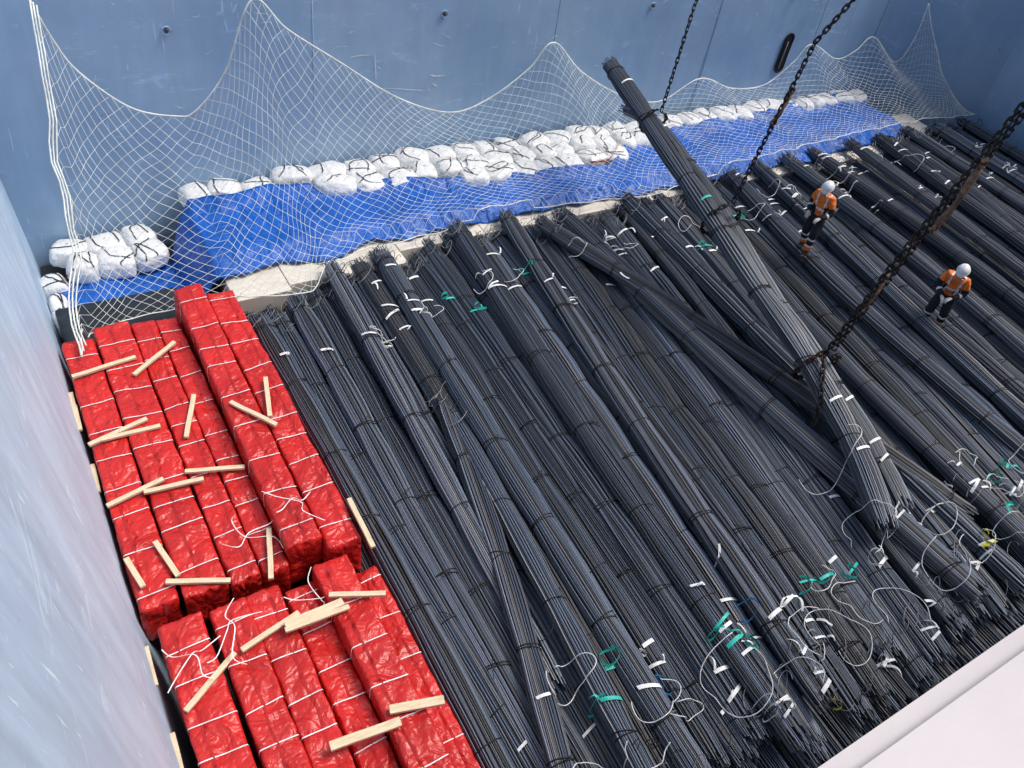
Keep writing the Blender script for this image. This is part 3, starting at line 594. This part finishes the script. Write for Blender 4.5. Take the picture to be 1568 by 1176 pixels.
def worker(loc,heading,J,turn=0):
    root=empty("dock_worker",loc); root.rotation_euler=(0,0,heading); root.scale=(1.04,1.04,1.04)
    names=['pelvis','waist','chest','neckb','neck']; V=[J[k] for k in names]; Rr=[(.155,.12),(.155,.125),(.19,.135),(.09,.09),(.058,.06)]; E=[(0,1),(1,2),(2,3),(3,4)]
    EL=[('torsoLow',0,1),('torso',1,2),('torso',2,3),('skin',3,4)]
    for s in 'lr':
        b0=len(V); V+=[J['sh'+s],J['el'+s],J['wr'+s]]; Rr+=[.09,.07,.05]; E+=[(2,b0),(b0,b0+1),(b0+1,b0+2)]; EL+=[('torso',2,b0),('uarm',b0,b0+1),('farm',b0+1,b0+2)]
        b0=len(V); V+=[J['hip'+s],J['kn'+s],J['an'+s]]; Rr+=[.12,.092,.075]; E+=[(0,b0),(b0,b0+1),(b0+1,b0+2)]; EL+=[('thigh',0,b0),('thigh',b0,b0+1),('shin',b0+1,b0+2)]
    me=skin(V,E,Rr,0,3)
    for k in ('orange','navy','refl','skin'): me.materials.append(MW[k])
    for vv in me.vertices:
        n_=Vector(vv.normal); vv.co=vv.co+n_*(.016*noise.noise(vv.co*8)+.010*(.5-abs(noise.noise(vv.co*16))))
    VA=[Vector(q) for q in V]
    for pl in me.polygons:
        c=Vector(pl.center); best=(9,None,0)
        for nm,a,b_ in EL:
            A=VA[a];B_=VA[b_];d=B_-A;t=max(0,min(1,(c-A).dot(d)/d.length_squared)); dist=(c-(A+d*t)).length
            if dist<best[0]: best=(dist,nm,t)
        nm,t=best[1],best[2]; mi=1
        if nm=='torsoLow': mi=0 if t>.3 else 1
        if nm=='torso': mi=0
        if nm in('torso','torsoLow') and abs(c.z-(J['waist'][2]+.04))<.026: mi=2
        if nm=='torso' and abs(abs(c.x)-.11)<.02 and c.z>J['waist'][2]+.1: mi=2
        if nm=='uarm': mi=0 if t<.55 else 1
        if nm=='farm': mi=2 if .35<t<.5 else 1
        if nm=='skin': mi=3 if t>.45 else 0
        if nm=='shin': mi=2 if (.10<t<.22 or .5<t<.6) else (0 if .6<=t<.85 else 1)
        pl.material_index=mi; pl.use_smooth=True
    link(bpy.data.objects.new("body",me),root)
    for s,sg in (('l',-1),('r',1)):
        an=Vector(J['an'+s]); f=Vector(J.get('toe'+s,(0,1,0))).normalized()
        m=skin([an+Vector((0,0,.06)),an+Vector((0,0,-.03)),an-f*.06+Vector((0,0,-.055)),an+f*.09+Vector((0,0,-.06)),an+f*.19+Vector((0,0,-.065))],[(0,1),(1,2),(1,3),(3,4)],[.06,.058,.045,(.05,.045),(.042,.032)],0,2); m.materials.append(MW['boot'])
        for pl in m.polygons: pl.use_smooth=True
        link(bpy.data.objects.new("boot_"+s,m),root)
        w=Vector(J['wr'+s]); el=Vector(J['el'+s]); d=(w-el).normalized(); side=d.cross(Vector((0,0,1))).normalized()*sg; nn=d.cross(side).normalized()
        if nn.z>0: nn=-nn
        V2=[w-d*.02,w+d*.05,w+d*.085];E2=[(0,1),(1,2)];R2=[.03,(.038,.02),(.036,.018)]
        for q,(o_,l_) in enumerate(((-.030,.060),(-.010,.072),(.010,.068),(.029,.052))):
            k=len(V2); bp_=w+d*.095+side*o_; V2+=[bp_,bp_+d*l_*.45+nn*.012,bp_+d*l_*.75+nn*.035,bp_+d*l_*.85+nn*.055]; R2+=[.011,.010,.009,.008]; E2+=[(2,k),(k,k+1),(k+1,k+2),(k+2,k+3)]
        k=len(V2); t0=w+d*.035-side*.038; V2+=[t0,t0+d*.03-side*.022+nn*.01,t0+d*.06-side*.018+nn*.025]; R2+=[.014,.012,.010]; E2+=[(1,k),(k,k+1),(k+1,k+2)]
        m=skin(V2,E2,R2,1,1); m.materials.append(MW['glove'])
        for pl in m.polygons: pl.use_smooth=True
        link(bpy.data.objects.new("hand_"+s,m),root)
    nk=Vector(J['neck']); hc=nk+Vector((0,.025,.115)); hd=bpy.data.objects.new("head",None); COL.objects.link(hd); hd.parent=root; hd.location=hc; hd.rotation_euler=(J.get('nod',-.3),0,turn)
    bm=bmesh.new(); bmesh.ops.create_icosphere(bm,subdivisions=4,radius=1)
    for vv in bm.verts:
        c=vv.co.copy(); x,y,z=c.x*.076,c.y*.097,c.z*.118
        if c.z<0: x*=1-.25*(-c.z)**1.5; y*=1-.12*(-c.z)
        if c.y>.5: y-=.006*(1-abs(c.x)); 
        y+=.026*math.exp(-((c.x/.14)**2+((c.z+.08)/.16)**2))*(c.y>0)
        y-=.010*(math.exp(-(((abs(c.x)-.36)/.16)**2+((c.z-.08)/.11)**2)))*(c.y>0)
        y+=.007*math.exp(-((c.x/.3)**2+((c.z+.45)/.08)**2))*(c.y>0)
        y+=.010*math.exp(-((c.x/.3)**2+((c.z+.82)/.15)**2))*(c.y>0)
        vv.co=(x,y,z)
    me=bpy.data.meshes.new("face"); bm.to_mesh(me); bm.free(); me.materials.append(MW['skin']); me.materials.append(MW['hair'])
    for pl in me.polygons:
        pl.use_smooth=True; c=pl.center
        if c.y<.01 and c.z>-.05: pl.material_index=1
    link(bpy.data.objects.new("face",me),hd)
    B=Buf()
    for sx in (-1,1):
        tube(B,[(sx*.020,.083,.008),(sx*.036,.078,.008)],.006,6,1)
        tube(B,[(sx*.076,-.0,-.03),(sx*.083,-.008,0),(sx*.078,-.005,.025)],.010,6,0)
    tube(B,[(-.022,.090,-.052),(0,.094,-.053),(.022,.090,-.052)],.003,5,1)
    B.obj("features",[MW['skin'],MW['hair']],parent=hd)
    v=[];f=[];ns=28;nv=9
    for j in range(nv+1):
        ph=j/nv*math.pi/2
        for i in range(ns):
            a=i/ns*2*math.pi; rx,ry,rz=.115,.138,.115
            rr=math.cos(ph); ridge=.006*math.exp(-((math.cos(a)*rr)/.18)**2)
            v.append((rx*rr*math.cos(a),ry*rr*math.sin(a)-.005,.035+(rz+ridge)*math.sin(ph)))
    for j in range(nv):
        for i in range(ns): f.append((j*ns+i,j*ns+(i+1)%ns,(j+1)*ns+(i+1)%ns,(j+1)*ns+i))
    b0=len(v)
    for i in range(ns):
        a=i/ns*2*math.pi; ex=.012+.05*max(0,math.sin(a))**2; v.append(((.115+.012)*math.cos(a),(.138+ex)*math.sin(a)-.005,.028-.012*max(0,math.sin(a))))
    for i in range(ns): f.append((b0+i,b0+(i+1)%ns,(i+1)%ns,i))
    hm=mesh_obj("helmet",v,f,[MW['helm']],smooth=True,parent=hd); s=hm.modifiers.new("s","SOLIDIFY"); s.thickness=.004
    B=Buf(); 
    for sx in(-1,1): tube(B,[(sx*.085,.02,.05),(sx*.082,.03,-.05),(sx*.03,.06,-.115),(0,.065,-.122)],.004,4)
    B.obj("chin_strap",[MW['navy']],parent=hd)
    return root
J1=dict(pelvis=(0,-.02,.95),waist=(0,.0,1.09),chest=(0,.07,1.32),neckb=(0,.12,1.46),neck=(0,.16,1.53),shl=(-.19,.09,1.41),shr=(.19,.09,1.41),ell=(-.28,.10,1.14),elr=(.27,.0,1.15),wrl=(-.20,.34,1.06),wrr=(.16,.22,1.02),
 hipl=(-.1,0,.9),hipr=(.1,-.02,.9),knl=(-.13,.14,.52),knr=(.12,.0,.5),anl=(-.13,.12,.12),anr=(.13,-.16,.12),nod=-.45)
J2=dict(pelvis=(0,-.03,.95),waist=(0,.02,1.08),chest=(0,.12,1.30),neckb=(0,.18,1.43),neck=(0,.22,1.50),shl=(-.19,.13,1.39),shr=(.19,.13,1.39),ell=(-.27,.12,1.12),elr=(.27,.14,1.12),wrl=(-.09,.33,1.02),wrr=(.10,.34,1.0),
 hipl=(-.1,-.02,.9),hipr=(.1,-.02,.9),knl=(-.15,.06,.5),knr=(.14,.12,.51),anl=(-.17,-.06,.12),anr=(.15,.08,.12),nod=-.4)
w1=worker((14.99,9.35,ztop(14.99,9.35)),math.radians(100),J1,.2)
w2=worker((16.32,6.53,ztop(16.32,6.53)),math.radians(115),J2,-.1)
